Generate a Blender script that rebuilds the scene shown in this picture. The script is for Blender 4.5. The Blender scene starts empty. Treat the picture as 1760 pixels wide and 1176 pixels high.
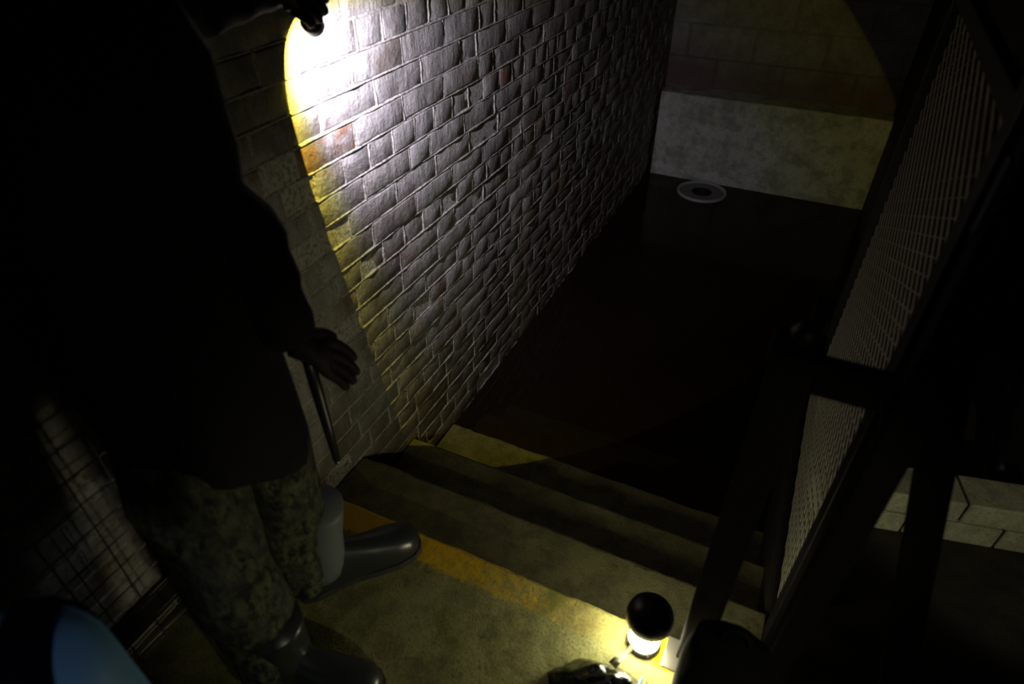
import bpy, bmesh, math, random
from mathutils import Vector, Matrix, noise as mnoise

R = math.radians
S = bpy.context.scene
COL = S.collection
random.seed(11)

# ------------------------------------------------------------------ camera
CAM = Vector((0, 0, 1.6))
PIT, YAW, FPX = R(37.893), R(25.351), 1096.0
cam_d = bpy.data.cameras.new('camera')
cam = bpy.data.objects.new('camera', cam_d)
COL.objects.link(cam)
FW = Vector((-math.sin(YAW) * math.cos(PIT), math.cos(YAW) * math.cos(PIT), -math.sin(PIT)))
RT = Vector((math.cos(YAW), math.sin(YAW), 0))
UP = RT.cross(FW)
m = Matrix((RT, UP, -FW)).transposed().to_4x4()
m.translation = CAM
cam.matrix_world = m
cam_d.sensor_width = 36
cam_d.lens = 36 * FPX / 1760
cam_d.clip_start = .02
cam_d.dof.use_dof = True
cam_d.dof.focus_distance = 2.5
cam_d.dof.aperture_fstop = 2.4
S.camera = cam

# ------------------------------------------------------------------ world, lamps, exposure
world = bpy.data.worlds.new('night')
world.use_nodes = True
world.node_tree.nodes['Background'].inputs[0].default_value = (.9, .6, 1.0, 1)
world.node_tree.nodes['Background'].inputs[1].default_value = .0022
S.world = world
S.view_settings.view_transform = 'Standard'
S.view_settings.look = 'None'
S.view_settings.exposure = 0
S.view_settings.gamma = 1
S.view_settings.use_curve_mapping = False

WALL = -1.065            # brick face
TORCH = Vector((-.935, 1.072, 1.317))
AIM = Vector((-.315, .745, -.575)).normalized()
TORCH_POWER = 52.0
LAN = Vector((-.040, .776, 0))
LANTERN_STRENGTH = 40.0


def link(name, data, parent=None):
    o = bpy.data.objects.new(name, data)
    COL.objects.link(o)
    if parent is not None:
        o.parent = parent
    return o


# torch beam: one spot lamp whose beam has a white core and a yellow outer ring, as cheap LED reflectors throw
ld = bpy.data.lights.new('torch_beam', 'SPOT')
ld.energy = TORCH_POWER
ld.spot_size = R(88)
ld.spot_blend = .02
ld.shadow_soft_size = .002
ld.use_nodes = True
nt = ld.node_tree
em = nt.nodes['Emission']
tc = nt.nodes.new('ShaderNodeTexCoord')
sp = nt.nodes.new('ShaderNodeSeparateXYZ')
nt.links.new(tc.outputs['Normal'], sp.inputs[0])
ab = nt.nodes.new('ShaderNodeMath'); ab.operation = 'ABSOLUTE'
nt.links.new(sp.outputs[2], ab.inputs[0])
ac = nt.nodes.new('ShaderNodeMath'); ac.operation = 'ARCCOSINE'
nt.links.new(ab.outputs[0], ac.inputs[0])
dg = nt.nodes.new('ShaderNodeMath'); dg.operation = 'MULTIPLY'; dg.inputs[1].default_value = 1 / R(52)
nt.links.new(ac.outputs[0], dg.inputs[0])
rc = nt.nodes.new('ShaderNodeValToRGB')
rc.color_ramp.elements[0].position = 0
rc.color_ramp.elements[0].color = (.82, .77, 1.0, 1)
e = rc.color_ramp.elements[1]; e.position = 1; e.color = (1, .75, .05, 1)
for p, c in ((.58, (.86, .80, 1.0, 1)), (.66, (.95, .93, .70, 1)), (.74, (1.0, .90, .30, 1)), (.84, (1.0, .82, .09, 1))):
    e = rc.color_ramp.elements.new(p); e.color = c
nt.links.new(dg.outputs[0], rc.inputs[0])
nt.links.new(rc.outputs[0], em.inputs[0])
rs = nt.nodes.new('ShaderNodeValToRGB')
rs.color_ramp.elements[0].position = 0
rs.color_ramp.elements[0].color = (1, 1, 1, 1)
e = rs.color_ramp.elements[1]; e.position = .87; e.color = (.36, .36, .36, 1)
for p, v in ((.2, 1.0), (.45, .80), (.58, .60), (.66, .44), (.74, .38), (.84, .38)):
    e = rs.color_ramp.elements.new(p); e.color = (v, v, v, 1)
nt.links.new(dg.outputs[0], rs.inputs[0])
nt.links.new(rs.outputs[0], em.inputs[1])
# unseen spot added at right behind the camera to brighten the landing
hd = bpy.data.lights.new('added_landing_spot', 'SPOT')
hd.energy = 9.0
hd.color = (1, .95, .66)
hd.spot_size = R(48)
hd.spot_blend = .5
hd.shadow_soft_size = .02
hl_ = link('added_landing_spot', hd)
hp = Vector((.95, -.20, 1.12))
hl_.matrix_world = Matrix.Translation(hp) @ (Vector((-.55, .96, .38)) - hp).to_track_quat('-Z', 'Y').to_matrix().to_4x4()
hd2 = hd.copy(); hd2.name = 'added_kerb_spot'  # second added spot out of view, only to light the pale kerb
hd2.energy = 15; hd2.spot_size = R(21)
hl2 = link('added_kerb_spot', hd2)
hp2 = Vector((1.02, -.12, 1.10))
hl2.matrix_world = Matrix.Translation(hp2) @ (Vector((.64, 1.44, .28)) - hp2).to_track_quat('-Z', 'Y').to_matrix().to_4x4()
hd3 = hd.copy(); hd3.name = 'added_bag_spot'  # third added spot, unseen, narrow cone to bring up the blue bag
hd3.energy = 4.0; hd3.color = (.85, .95, 1); hd3.spot_size = R(13); hd3.spot_blend = .6
hl3 = link('added_bag_spot', hd3)
hp3 = Vector((.10, -.70, 1.75))
_r = RT * (40 - 880) + UP * (588 - 1190) + FW * FPX
hl3.matrix_world = Matrix.Translation(hp3) @ ((CAM + _r.normalized() * 1.0) - hp3).to_track_quat('-Z', 'Y').to_matrix().to_4x4()
beam = link('torch_beam', ld)
beam.matrix_world = Matrix.Translation(TORCH) @ AIM.to_track_quat('-Z', 'Y').to_matrix().to_4x4()


# ------------------------------------------------------------------ helpers
def ray(u, v):
    return RT * (u - 880) + UP * (588 - v) + FW * FPX


def at_z(u, v, z):
    r = ray(u, v); return CAM + r * ((z - CAM.z) / r.z)


def at_x(u, v, x):
    r = ray(u, v); return CAM + r * ((x - CAM.x) / r.x)


def at_y(u, v, y):
    r = ray(u, v); return CAM + r * ((y - CAM.y) / r.y)


def proj(p):
    d = Vector(p) - CAM
    z = d.dot(FW)
    if z < .05:
        return (-9999, -9999)
    return (880 + FPX * d.dot(RT) / z, 588 - FPX * d.dot(UP) / z)


def tag(o, label=None, cat=None, group=None, kind=None):
    if label: o['label'] = label
    if cat: o['category'] = cat
    if group: o['group'] = group
    if kind: o['kind'] = kind
    return o


def empty(name, loc, label, cat, group=None):
    o = link(name, None)
    o.location = loc
    o.empty_display_size = .1
    return tag(o, label, cat, group)


def mesh_from(name, bm, mat, smooth=False):
    me = bpy.data.meshes.new(name)
    bm.normal_update()
    bm.to_mesh(me)
    bm.free()
    for mt in (mat if isinstance(mat, (list, tuple)) else [mat]):
        me.materials.append(mt)
    if smooth:
        me.polygons.foreach_set('use_smooth', [True] * len(me.polygons))
    return me


def obj(name, bm, mat, parent=None, smooth=False):
    """Link bm (world coordinates) as one object; a child keeps world placement."""
    if parent is not None:
        off = Vector(parent.location)
        p = parent.parent
        while p is not None:
            off = off + Vector(p.location); p = p.parent
        bmesh.ops.translate(bm, verts=bm.verts, vec=-off)
    return link(name, mesh_from(name, bm, mat, smooth), parent)


def box(bm, a, b, rot=None, bevel=0):
    a, b = Vector(a), Vector(b)
    c = (a + b) / 2
    r = bmesh.ops.create_cube(bm, size=1)
    vs = r['verts']
    bmesh.ops.scale(bm, vec=(b - a), verts=vs)
    if bevel:
        es = list({e for v in vs for e in v.link_edges})
        rr = bmesh.ops.bevel(bm, geom=es, offset=bevel, segments=2, affect='EDGES', profile=.5)
        vs = list({v for f in rr['faces'] for v in f.verts} | {v for v in vs if v.is_valid})
    if rot is not None:
        bmesh.ops.rotate(bm, cent=(0, 0, 0), matrix=rot, verts=vs)
    bmesh.ops.translate(bm, vec=c, verts=vs)
    return vs


def tube(bm, pts, rad, seg=8, cap=True):
    pts = [Vector(p) for p in pts]
    n = len(pts)
    if not isinstance(rad, (list, tuple)):
        rad = [rad] * n
    rings = []
    prev = None
    for i, p in enumerate(pts):
        t = (pts[min(i + 1, n - 1)] - pts[max(i - 1, 0)]).normalized()
        if prev is None:
            a = t.orthogonal().normalized()
        else:
            a = (prev - t * prev.dot(t)).normalized()
        prev = a
        b = t.cross(a)
        rings.append([bm.verts.new(p + (a * math.cos(k * 2 * math.pi / seg) + b * math.sin(k * 2 * math.pi / seg)) * rad[i]) for k in range(seg)])
    for i in range(n - 1):
        for k in range(seg):
            bm.faces.new((rings[i][k], rings[i][(k + 1) % seg], rings[i + 1][(k + 1) % seg], rings[i + 1][k]))
    if cap:
        bm.faces.new(rings[0][::-1]); bm.faces.new(rings[-1])
    return rings


def loft(bm, rings, seg=28, cap=True, fn=None):
    """rings: (centre, rx, ry, rotation about z)"""
    out = []
    for i, (c, rx, ry, rz) in enumerate(rings):
        c = Vector(c)
        ring = []
        for k in range(seg):
            a = 2 * math.pi * k / seg
            v = Vector((rx * math.cos(a), ry * math.sin(a), 0))
            v.rotate(Matrix.Rotation(rz, 3, 'Z'))
            p = c + v
            if fn:
                p = fn(p, i, a, c)
            ring.append(bm.verts.new(p))
        out.append(ring)
    for i in range(len(out) - 1):
        for k in range(seg):
            bm.faces.new((out[i][k], out[i][(k + 1) % seg], out[i + 1][(k + 1) % seg], out[i + 1][k]))
    if cap:
        bm.faces.new(out[0][::-1]); bm.faces.new(out[-1])
    return out


def lathe(bm, prof, c=(0, 0, 0), seg=32, M=None):
    c = Vector(c)
    rings = []
    for r, z in prof:
        ring = []
        for k in range(seg):
            a = 2 * math.pi * k / seg
            v = Vector((r * math.cos(a), r * math.sin(a), z))
            if M is not None:
                v = M @ v
            ring.append(bm.verts.new(c + v))
        rings.append(ring)
    for i in range(len(rings) - 1):
        for k in range(seg):
            bm.faces.new((rings[i][k], rings[i][(k + 1) % seg], rings[i + 1][(k + 1) % seg], rings[i + 1][k]))
    if prof[0][0] > 1e-6: bm.faces.new(rings[0][::-1])
    if prof[-1][0] > 1e-6: bm.faces.new(rings[-1])


def skin(name, joints, edges, mat, parent, levels=2):
    me = bpy.data.meshes.new(name)
    off = Vector(parent.location)
    me.from_pydata([Vector(j[0]) - off for j in joints], edges, [])
    o = bpy.data.objects.new(name, me)
    COL.objects.link(o)
    sm = o.modifiers.new('skin', 'SKIN')
    sm.use_smooth_shade = True
    for i, j in enumerate(joints):
        r = j[1] if isinstance(j[1], tuple) else (j[1], j[1])
        me.skin_vertices[0].data[i].radius = r
        me.skin_vertices[0].data[i].use_root = (i == 0)
    ss = o.modifiers.new('sub', 'SUBSURF')
    ss.levels = ss.render_levels = levels
    dg_ = bpy.context.evaluated_depsgraph_get()
    me2 = bpy.data.meshes.new_from_object(o.evaluated_get(dg_))
    o.modifiers.clear()
    o.data = me2
    me2.materials.clear()
    me2.materials.append(mat)
    o.parent = parent
    return o


# ------------------------------------------------------------------ materials
def mat(name, col=(.5, .5, .5), rough=.7, metal=0, spec=.5):
    m_ = bpy.data.materials.new(name)
    m_.use_nodes = True
    b = m_.node_tree.nodes['Principled BSDF']
    b.inputs['Base Color'].default_value = (*col, 1)
    b.inputs['Roughness'].default_value = rough
    b.inputs['Metallic'].default_value = metal
    b.inputs['Specular IOR Level'].default_value = spec
    return m_


def N(m_, t, **kw):
    n = m_.node_tree.nodes.new(t)
    for k, v in kw.items():
        setattr(n, k, v)
    return n


def L(m_, a, b):
    m_.node_tree.links.new(a, b)


def wpos(m_, scale=(1, 1, 1)):
    g = N(m_, 'ShaderNodeNewGeometry')
    mp = N(m_, 'ShaderNodeMapping')
    mp.inputs['Scale'].default_value = scale
    L(m_, g.outputs['Position'], mp.inputs['Vector'])
    return mp.outputs[0]


def nz(m_, vec, scale, detail=4, rough=.55):
    n = N(m_, 'ShaderNodeTexNoise')
    n.inputs['Scale'].default_value = scale
    n.inputs['Detail'].default_value = detail
    n.inputs['Roughness'].default_value = rough
    L(m_, vec, n.inputs['Vector'])
    return n.outputs['Fac']


def ramp(m_, fac, stops):
    r = N(m_, 'ShaderNodeValToRGB')
    el = r.color_ramp.elements
    el[0].position, el[1].position = stops[0][0], stops[-1][0]
    def c4(c): return (*c, 1) if isinstance(c, tuple) else (c, c, c, 1)
    el[0].color, el[1].color = c4(stops[0][1]), c4(stops[-1][1])
    for p, c in stops[1:-1]:
        e_ = el.new(p); e_.color = c4(c)
    L(m_, fac, r.inputs[0])
    return r.outputs[0]


def mix(m_, fac, a, b, mode='MIX'):
    n = N(m_, 'ShaderNodeMix', data_type='RGBA', blend_type=mode)
    for s, v in ((0, fac), (6, a), (7, b)):
        if isinstance(v, (int, float)):
            n.inputs[s].default_value = v if s == 0 else (v, v, v, 1)
        elif isinstance(v, tuple):
            n.inputs[s].default_value = (*v, 1)
        else:
            L(m_, v, n.inputs[s])
    return n.outputs[2]


def math_(m_, op, a, b=0.0):
    n = N(m_, 'ShaderNodeMath', operation=op)
    for s, v in ((0, a), (1, b)):
        if isinstance(v, (int, float)): n.inputs[s].default_value = v
        else: L(m_, v, n.inputs[s])
    return n.outputs[0]


def bump(m_, h, dist=.003, strength=1.0, prev=None):
    n = N(m_, 'ShaderNodeBump')
    n.inputs['Distance'].default_value = dist
    n.inputs['Strength'].default_value = strength
    L(m_, h, n.inputs['Height'])
    if prev is not None: L(m_, prev, n.inputs['Normal'])
    return n.outputs[0]


def finish(m_, color=None, normal=None, rough=None):
    b = m_.node_tree.nodes['Principled BSDF']
    if color is not None: L(m_, color, b.inputs['Base Color'])
    if normal is not None: L(m_, normal, b.inputs['Normal'])
    if rough is not None: L(m_, rough, b.inputs['Roughness'])
    return m_


def sep(m_, vec):
    s = N(m_, 'ShaderNodeSeparateXYZ')
    L(m_, vec, s.inputs[0])
    return s.outputs


def brick_material(name, attr_type):
    m_ = mat(name, rough=.62, spec=.35)
    P = wpos(m_)
    at = N(m_, 'ShaderNodeAttribute', attribute_type=attr_type, attribute_name='tint')
    base = ramp(m_, at.outputs['Fac'], [(0, (.30, .285, .26)), (.25, (.40, .375, .34)), (.5, (.46, .43, .385)), (.72, (.34, .30, .25)), (.86, (.40, .27, .16)), (1, (.34, .17, .085))])
    # flaked paint: pale limewash over the brick, worn through in patches
    streak = nz(m_, wpos(m_, (22, 24, 6)), 1.0, 6, .65)
    patch = nz(m_, P, 9, 5, .6)
    worn = ramp(m_, patch, [(.42, 0.0), (.56, 1.0)])
    c1 = mix(m_, worn, base, (.54, .52, .47))
    c1 = mix(m_, ramp(m_, nz(m_, wpos(m_, (1, 1, .6)), 5, 6, .7), [(.36, .75), (.50, 0.0)]), c1, (.17, .145, .115))
    c2 = mix(m_, ramp(m_, streak, [(.35, .42), (.65, 0.0)]), c1, (.16, .13, .10))
    fine = nz(m_, P, 160, 3, .6)
    c3 = mix(m_, ramp(m_, fine, [(.3, .35), (.7, 0.0)]), c2, (.10, .085, .07))
    # damp brown lower courses near the water line and further in
    s = sep(m_, P)
    low = math_(m_, 'ADD', math_(m_, 'MULTIPLY', s[2], 1.1), math_(m_, 'MULTIPLY', patch, .6))
    damp = ramp(m_, low, [(.18, .78), (.75, 0.0)])
    c4 = mix(m_, damp, c3, (.16, .12, .075))
    h1 = ramp(m_, streak, [(.25, 0.0), (.5, .6), (.75, 1.0)])
    bn = bump(m_, h1, .006, .7)
    bn = bump(m_, nz(m_, P, 24, 7, .68), .010, 1.0, bn)
    bn = bump(m_, fine, .0012, .7, bn)
    return finish(m_, c4, bn)


M = {}
M['brick'] = brick_material('painted_brick', 'OBJECT')
M['brick_far'] = brick_material('painted_brick_joined', 'GEOMETRY')

m_ = mat('mortar', rough=.85)
P = wpos(m_)
cc = mix(m_, nz(m_, P, 14, 5), (.44, .41, .34), (.62, .59, .52))
cc = mix(m_, ramp(m_, nz(m_, P, 90, 4), [(.35, .7), (.55, 0.0)]), cc, (.12, .10, .075))
bn = bump(m_, nz(m_, P, 60, 6, .7), .006, 1)
M['mortar'] = finish(m_, cc, bn)


def concrete(name, a, b, dark, yellow=False, scale=1.0, brown=0.0, wetline=None):
    m_ = mat(name, rough=.8, spec=.3)
    P = wpos(m_)
    big = nz(m_, P, 3.2 * scale, 5, .6)
    mid = nz(m_, P, 13 * scale, 6, .65)
    fine = nz(m_, P, 190, 3, .6)
    c = mix(m_, ramp(m_, big, [(.35, 0.0), (.65, 1.0)]), a, b)
    c = mix(m_, ramp(m_, mid, [(.38, .75), (.56, 0.0)]), c, dark)
    c = mix(m_, ramp(m_, fine, [(.34, .5), (.55, 0.0)]), c, tuple(x * .55 for x in dark))
    spots = N(m_, 'ShaderNodeTexVoronoi'); spots.inputs['Scale'].default_value = 26
    L(m_, P, spots.inputs['Vector'])
    c = mix(m_, ramp(m_, spots.outputs['Distance'], [(.06, .6), (.16, 0.0)]), c, tuple(x * .6 for x in dark))
    if wetline is not None:
        s = sep(m_, P)
        w = math_(m_, 'ADD', s[2], math_(m_, 'MULTIPLY', math_(m_, 'SUBTRACT', nz(m_, P, 2.5, 4), .5), .45))
        c = mix(m_, ramp(m_, math_(m_, 'SUBTRACT', w, wetline), [(0, .75), (.2, 0.0)]), c, (.12, .065, .045))
    if yellow:
        s = sep(m_, P)
        # worn band of yellow paint along the nosing at y = .82, fading towards the right
        jag = math_(m_, 'MULTIPLY', math_(m_, 'SUBTRACT', nz(m_, P, 55, 6, .7), .5), .050)
        yy = math_(m_, 'ADD', s[1], jag)
        band = ramp(m_, yy, [(.733, 0.0), (.741, 1.0)])
        wear = math_(m_, 'ADD', math_(m_, 'MULTIPLY', math_(m_, 'ADD', s[0], .60), 1.3), math_(m_, 'MULTIPLY', math_(m_, 'SUBTRACT', nz(m_, P, 70, 5, .75), .5), 1.5))
        keep = ramp(m_, wear, [(.0, 1.0), (.45, 0.10)])
        patch2 = ramp(m_, math_(m_, 'ADD', s[0], math_(m_, 'MULTIPLY', nz(m_, P, 30, 4), .04)), [(.005, 0.0), (.015, 1.0)])
        k = math_(m_, 'MULTIPLY', band, math_(m_, 'MAXIMUM', keep, patch2))
        c = mix(m_, k, c, (.90, .56, .010))
        moss = math_(m_, 'MULTIPLY', ramp(m_, nz(m_, P, 7, 4), [(.56, 0.0), (.66, .7)]), 1)
        c = mix(m_, moss, c, (.16, .17, .03))
    bn = bump(m_, mid, .006, .55)
    bn = bump(m_, fine, .0016, .8, bn)
    return finish(m_, c, bn)


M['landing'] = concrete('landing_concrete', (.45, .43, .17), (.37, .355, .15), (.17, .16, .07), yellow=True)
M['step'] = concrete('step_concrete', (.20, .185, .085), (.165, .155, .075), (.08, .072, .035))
M['ledge'] = concrete('ledge_concrete', (.68, .68, .60), (.58, .60, .42), (.27, .28, .22), scale=.8)
M['block'] = concrete('block_concrete', (.33, .32, .28), (.29, .28, .23), (.20, .18, .15), wetline=.34)
M['back_mortar'] = concrete('back_mortar', (.28, .27, .23), (.25, .24, .19), (.18, .16, .13), wetline=.38)
M['pale_block'] = concrete('pale_block', (.50, .49, .36), (.46, .46, .30), (.26, .26, .17))
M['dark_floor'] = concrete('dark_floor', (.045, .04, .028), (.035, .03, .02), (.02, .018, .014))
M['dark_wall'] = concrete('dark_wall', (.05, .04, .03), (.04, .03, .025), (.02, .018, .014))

# murky flood water: brown scattering body under a glossy skin, bottom faintly seen through
m_ = bpy.data.materials.new('murky_water'); m_.use_nodes = True
n_ = m_.node_tree.nodes; n_.clear()
out = n_.new('ShaderNodeOutputMaterial')
dif = n_.new('ShaderNodeBsdfDiffuse'); dif.inputs[0].default_value = (.022, .0125, .007, 1)
tr = n_.new('ShaderNodeBsdfTransparent'); tr.inputs[0].default_value = (.62, .54, .16, 1)
mx = n_.new('ShaderNodeMixShader'); mx.inputs[0].default_value = .55
gl = n_.new('ShaderNodeBsdfGlossy'); gl.inputs['Roughness'].default_value = .12; gl.inputs[0].default_value = (.8, .75, .7, 1)
fr = n_.new('ShaderNodeFresnel'); fr.inputs[0].default_value = 1.33
mx2 = n_.new('ShaderNodeMixShader')
nn = n_.new('ShaderNodeTexNoise'); nn.inputs['Scale'].default_value = 5
bb = n_.new('ShaderNodeBump'); bb.inputs['Distance'].default_value = .004; bb.inputs['Strength'].default_value = .3
k = m_.node_tree.links
k.new(tr.outputs[0], mx.inputs[1]); k.new(dif.outputs[0], mx.inputs[2])
k.new(fr.outputs[0], mx2.inputs[0]); k.new(mx.outputs[0], mx2.inputs[1]); k.new(gl.outputs[0], mx2.inputs[2])
k.new(nn.outputs[0], bb.inputs['Height']); k.new(bb.outputs[0], gl.inputs['Normal'])
k.new(mx2.outputs[0], out.inputs[0])
M['water'] = m_


def cloth(name, col, rough=.9, sc=300, wr=18, dist=.006):
    m_ = mat(name, col, rough, spec=.2)
    P = wpos(m_)
    return finish(m_, None, bump(m_, nz(m_, P, sc, 2), .0008, .5, bump(m_, nz(m_, P, wr, 4), dist, .6)))


M['coat'] = cloth('dark_coat', (.010, .008, .012))
M['coat_right'] = cloth('black_jacket', (.008, .007, .009))
M['black_cloth'] = cloth('black_trousers', (.007, .006, .008))
m_ = mat('mottled_trousers', rough=.95, spec=.15)
P = wpos(m_)
c = mix(m_, ramp(m_, nz(m_, wpos(m_, (1, 1, .55)), 62, 4, .7), [(.40, 0.0), (.62, 1.0)]), (.014, .017, .012), (.125, .135, .075))
c = mix(m_, ramp(m_, nz(m_, P, 14, 3), [(.4, .6), (.6, 0.0)]), c, (.05, .045, .045))
M['mottled'] = finish(m_, c, bump(m_, nz(m_, P, 120, 4), .003, .8))
M['skin'] = mat('skin', (.20, .12, .09), .55)
M['glove'] = cloth('dark_glove', (.022, .014, .016), .65, wr=60, dist=.003)
M['hair'] = cloth('hair', (.02, .015, .01), .6, wr=90)
M['rubber'] = mat('black_rubber', (.026, .029, .030), .32, spec=.7)
M['rubber_grey'] = mat('grey_rubber_shaft', (.135, .15, .155), .5, spec=.4)
M['sole'] = mat('boot_sole', (.03, .03, .03), .7)
M['black_plastic'] = mat('black_plastic', (.012, .012, .013), .35)
M['metal'] = mat('worn_steel', (.35, .33, .30), .38, metal=.9)
M['wire'] = mat('galvanised_wire', (.16, .14, .15), .45, metal=.6)
M['mesh_metal'] = mat('expanded_metal', (.42, .40, .28), .55, metal=.25)
m_ = mat('dark_timber', (.006, .005, .0055), .8, spec=.12)
M['timber'] = finish(m_, None, bump(m_, nz(m_, wpos(m_, (60, 60, 4)), 1, 4), .003, .6))
M['dark_steel'] = mat('dark_painted_steel', (.012, .011, .013), .5, spec=.3)
m_ = mat('glossy_plastic_sheet', (.012, .013, .012), .18, spec=.7)
M['sheet'] = finish(m_, None, bump(m_, nz(m_, wpos(m_), 45, 4, .6), .008, .8))
M['blue'] = cloth('blue_nylon', (.24, .52, .98), .5, wr=9, dist=.01)
M['strap'] = cloth('navy_strap', (.012, .012, .035), .5)
M['yellow_plastic'] = mat('yellow_plastic', (.75, .52, .12), .4)
M['cyan_cord'] = mat('blue_cord', (.03, .28, .48), .5)
M['lid_white'] = mat('white_lid', (.36, .36, .33), .5)
M['lid_grey'] = mat('grey_lid', (.17, .17, .16), .6)
M['lid_dark'] = mat('grooves_dark', (.02, .02, .02), .8)


def glow(name, col, strength):
    m_ = mat(name, (.8, .8, .8), .4)
    b = m_.node_tree.nodes['Principled BSDF']
    b.inputs['Emission Color'].default_value = (*col, 1)
    b.inputs['Emission Strength'].default_value = strength
    return m_


M['lantern_glow'] = glow('lantern_glow', (1, .96, .62), LANTERN_STRENGTH)
M['torch_lens'] = glow('torch_lens', (1, .95, .85), 12)

# ------------------------------------------------------------------ brick wall
YEND = 4.87
wl = empty('wall_left', (WALL, 0, 0), None, None)
tag(wl, kind='structure')
bm = bmesh.new()
box(bm, (WALL - .24, -1.4, -1.1), (WALL - .0036, YEND, 2.3))
obj('mortar_bed', bm, M['mortar'], wl)


def brick_bm(bm, ly, lz, rnd, nx, nzz, off=Vector((0, 0, 0)), depth=.016, rough=1.0, layer=None, tint=0):
    """A worn brick face centred on off; +x is out of the wall."""
    grid = []
    sd = Vector((rnd.uniform(-50, 50), rnd.uniform(-50, 50), rnd.uniform(-50, 50)))
    tilt_y, tilt_z = rnd.uniform(-.004, .004), rnd.uniform(-.010, .010)
    for i in range(nx + 1):
        row = []
        for j in range(nzz + 1):
            u, w = i / nx * 2 - 1, j / nzz * 2 - 1
            # crowd the outer rows to the edge so that it reads as an arris
            if nx >= 4:
                u = {0: -1, 1: -.955 if nx > 4 else -.92, nx - 1: .955 if nx > 4 else .92, nx: 1}.get(i, u)
            if nzz >= 4: w = (-1, -.87, 0, .87, 1)[j]
            y, z = u * ly / 2, w * lz / 2
            e = max(abs(u), abs(w))
            p = Vector((0, y, z))
            n = mnoise.noise(p * 20 + sd) * .0020 * rough + mnoise.noise(p * 60 + sd) * .0016 * rough
            edge = -.0016 if e > .99 else 0
            if abs(u) > .99 and abs(w) > .99: edge = -.003
            jy = mnoise.noise(p * 40 + sd * 2) * .0030 * rough if abs(u) > .99 else 0
            jz = mnoise.noise(p * 32 + sd * 3) * .0026 * rough if abs(w) > .99 else 0
            row.append(bm.verts.new(off + Vector((n + edge + tilt_y * y + tilt_z * z, y + jy, z + jz))))
        grid.append(row)
    fs = []
    for i in range(nx):
        for j in range(nzz):
            fs.append(bm.faces.new((grid[i][j], grid[i + 1][j], grid[i + 1][j + 1], grid[i][j + 1])))
    ring = [grid[i][0] for i in range(nx + 1)] + [grid[nx][j] for j in range(1, nzz + 1)] + [grid[i][nzz] for i in range(nx - 1, -1, -1)] + [grid[0][j] for j in range(nzz - 1, 0, -1)]
    back = [bm.verts.new(Vector((off.x - depth, v.co.y, v.co.z))) for v in ring]
    for i in range(len(ring)):
        a = (i + 1) % len(ring)
        fs.append(bm.faces.new((ring[a], ring[i], back[i], back[a])))
    if layer is not None:
        for f in fs: f[layer] = tint


LH, HH = .2165, .0675
rndb = random.Random(5)
st_mesh, hd_mesh = [], []
for i in range(26):
    bm = bmesh.new(); brick_bm(bm, LH, HH, rndb, 6, 4)
    st_mesh.append(mesh_from('brick_stretcher', bm, M['brick'], True))
for i in range(14):
    bm = bmesh.new(); brick_bm(bm, .1040, HH, rndb, 4, 4)
    hd_mesh.append(mesh_from('brick_header', bm, M['brick'], True))
joints, bedlines = [], []


def wave(y, row):
    return .0045 * mnoise.noise(Vector((y * 1.3, row * .12, 0)))


slots = []
row = 0
z = -1.05
while z < 2.28:
    header = (row % 4 == 2)
    ln = .1025 if header else LH
    y = -1.4 + rndb.uniform(-.02, .02) + (0 if row % 2 else -.11 if not header else -.055)
    while y < YEND - .03:
        l_ = ln
        if not header and rndb.random() < .10: l_ = .1025          # odd half bats, as in an old patched wall
        if y + l_ > YEND: l_ = YEND - y
        if y > -1.35 and l_ > .05: slots.append((y + l_ / 2, z + .0375 + wave(y + l_ / 2, row) + rndb.gauss(0, .0008), l_))
        joints.append((y + l_ + .005, z, row))
        y += l_ + .010
    bedlines.append((z, row))
    z += .075; row += 1


def tint():
    r_ = rndb.random()
    if r_ < .05: return rndb.uniform(.88, 1)
    if r_ < .18: return rndb.uniform(.72, .86)
    return rndb.uniform(0, .70)


def seen(y, z):
    u, v = proj((WALL, y, z))
    return -60 < u < 1820 and -60 < v < 1236


vis, rest = [], []
for s_ in slots:
    y, z, l_ = s_
    if z < -.40 or not seen(y, z) or (y < .75 and z > .75) or y < .15:
        rest.append(s_); continue
    d = (Vector((WALL, y, z)) - CAM)
    size = l_ * HH * abs(d.x) / d.length ** 3
    vis.append((size, s_))
vis.sort(key=lambda t: -t[0])
near = [s for _, s in vis[:300]]
rest += [s for _, s in vis[300:]]
for (y, z, l_) in near:
    src = rndb.choice(st_mesh if l_ > .15 else hd_mesh)
    o = link('brick', src, wl)
    proud = rndb.gauss(0, .0011) - (.0035 if rndb.random() < .10 else 0)
    o.location = (proud, y, z)
    fl = rndb.random() < .5
    o.rotation_euler = (math.pi if fl else 0, 0, 0)
    base_l = .215 if l_ > .15 else .1025
    o.scale = (1, l_ / base_l, 1)
    o['tint'] = tint()
bm = bmesh.new()
lay = bm.faces.layers.float.new('tint')
for (y, z, l_) in rest:
    vis_ = z > -.5 and y > .1
    brick_bm(bm, l_, HH, rndb, 4 if vis_ else 1, 4 if vis_ else 1, Vector((WALL + rndb.gauss(0, .0011), y, z)), layer=lay, tint=tint())
o = obj('brickwork', bm, M['brick_far'], wl, True)
tag(o, kind='stuff')

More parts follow.
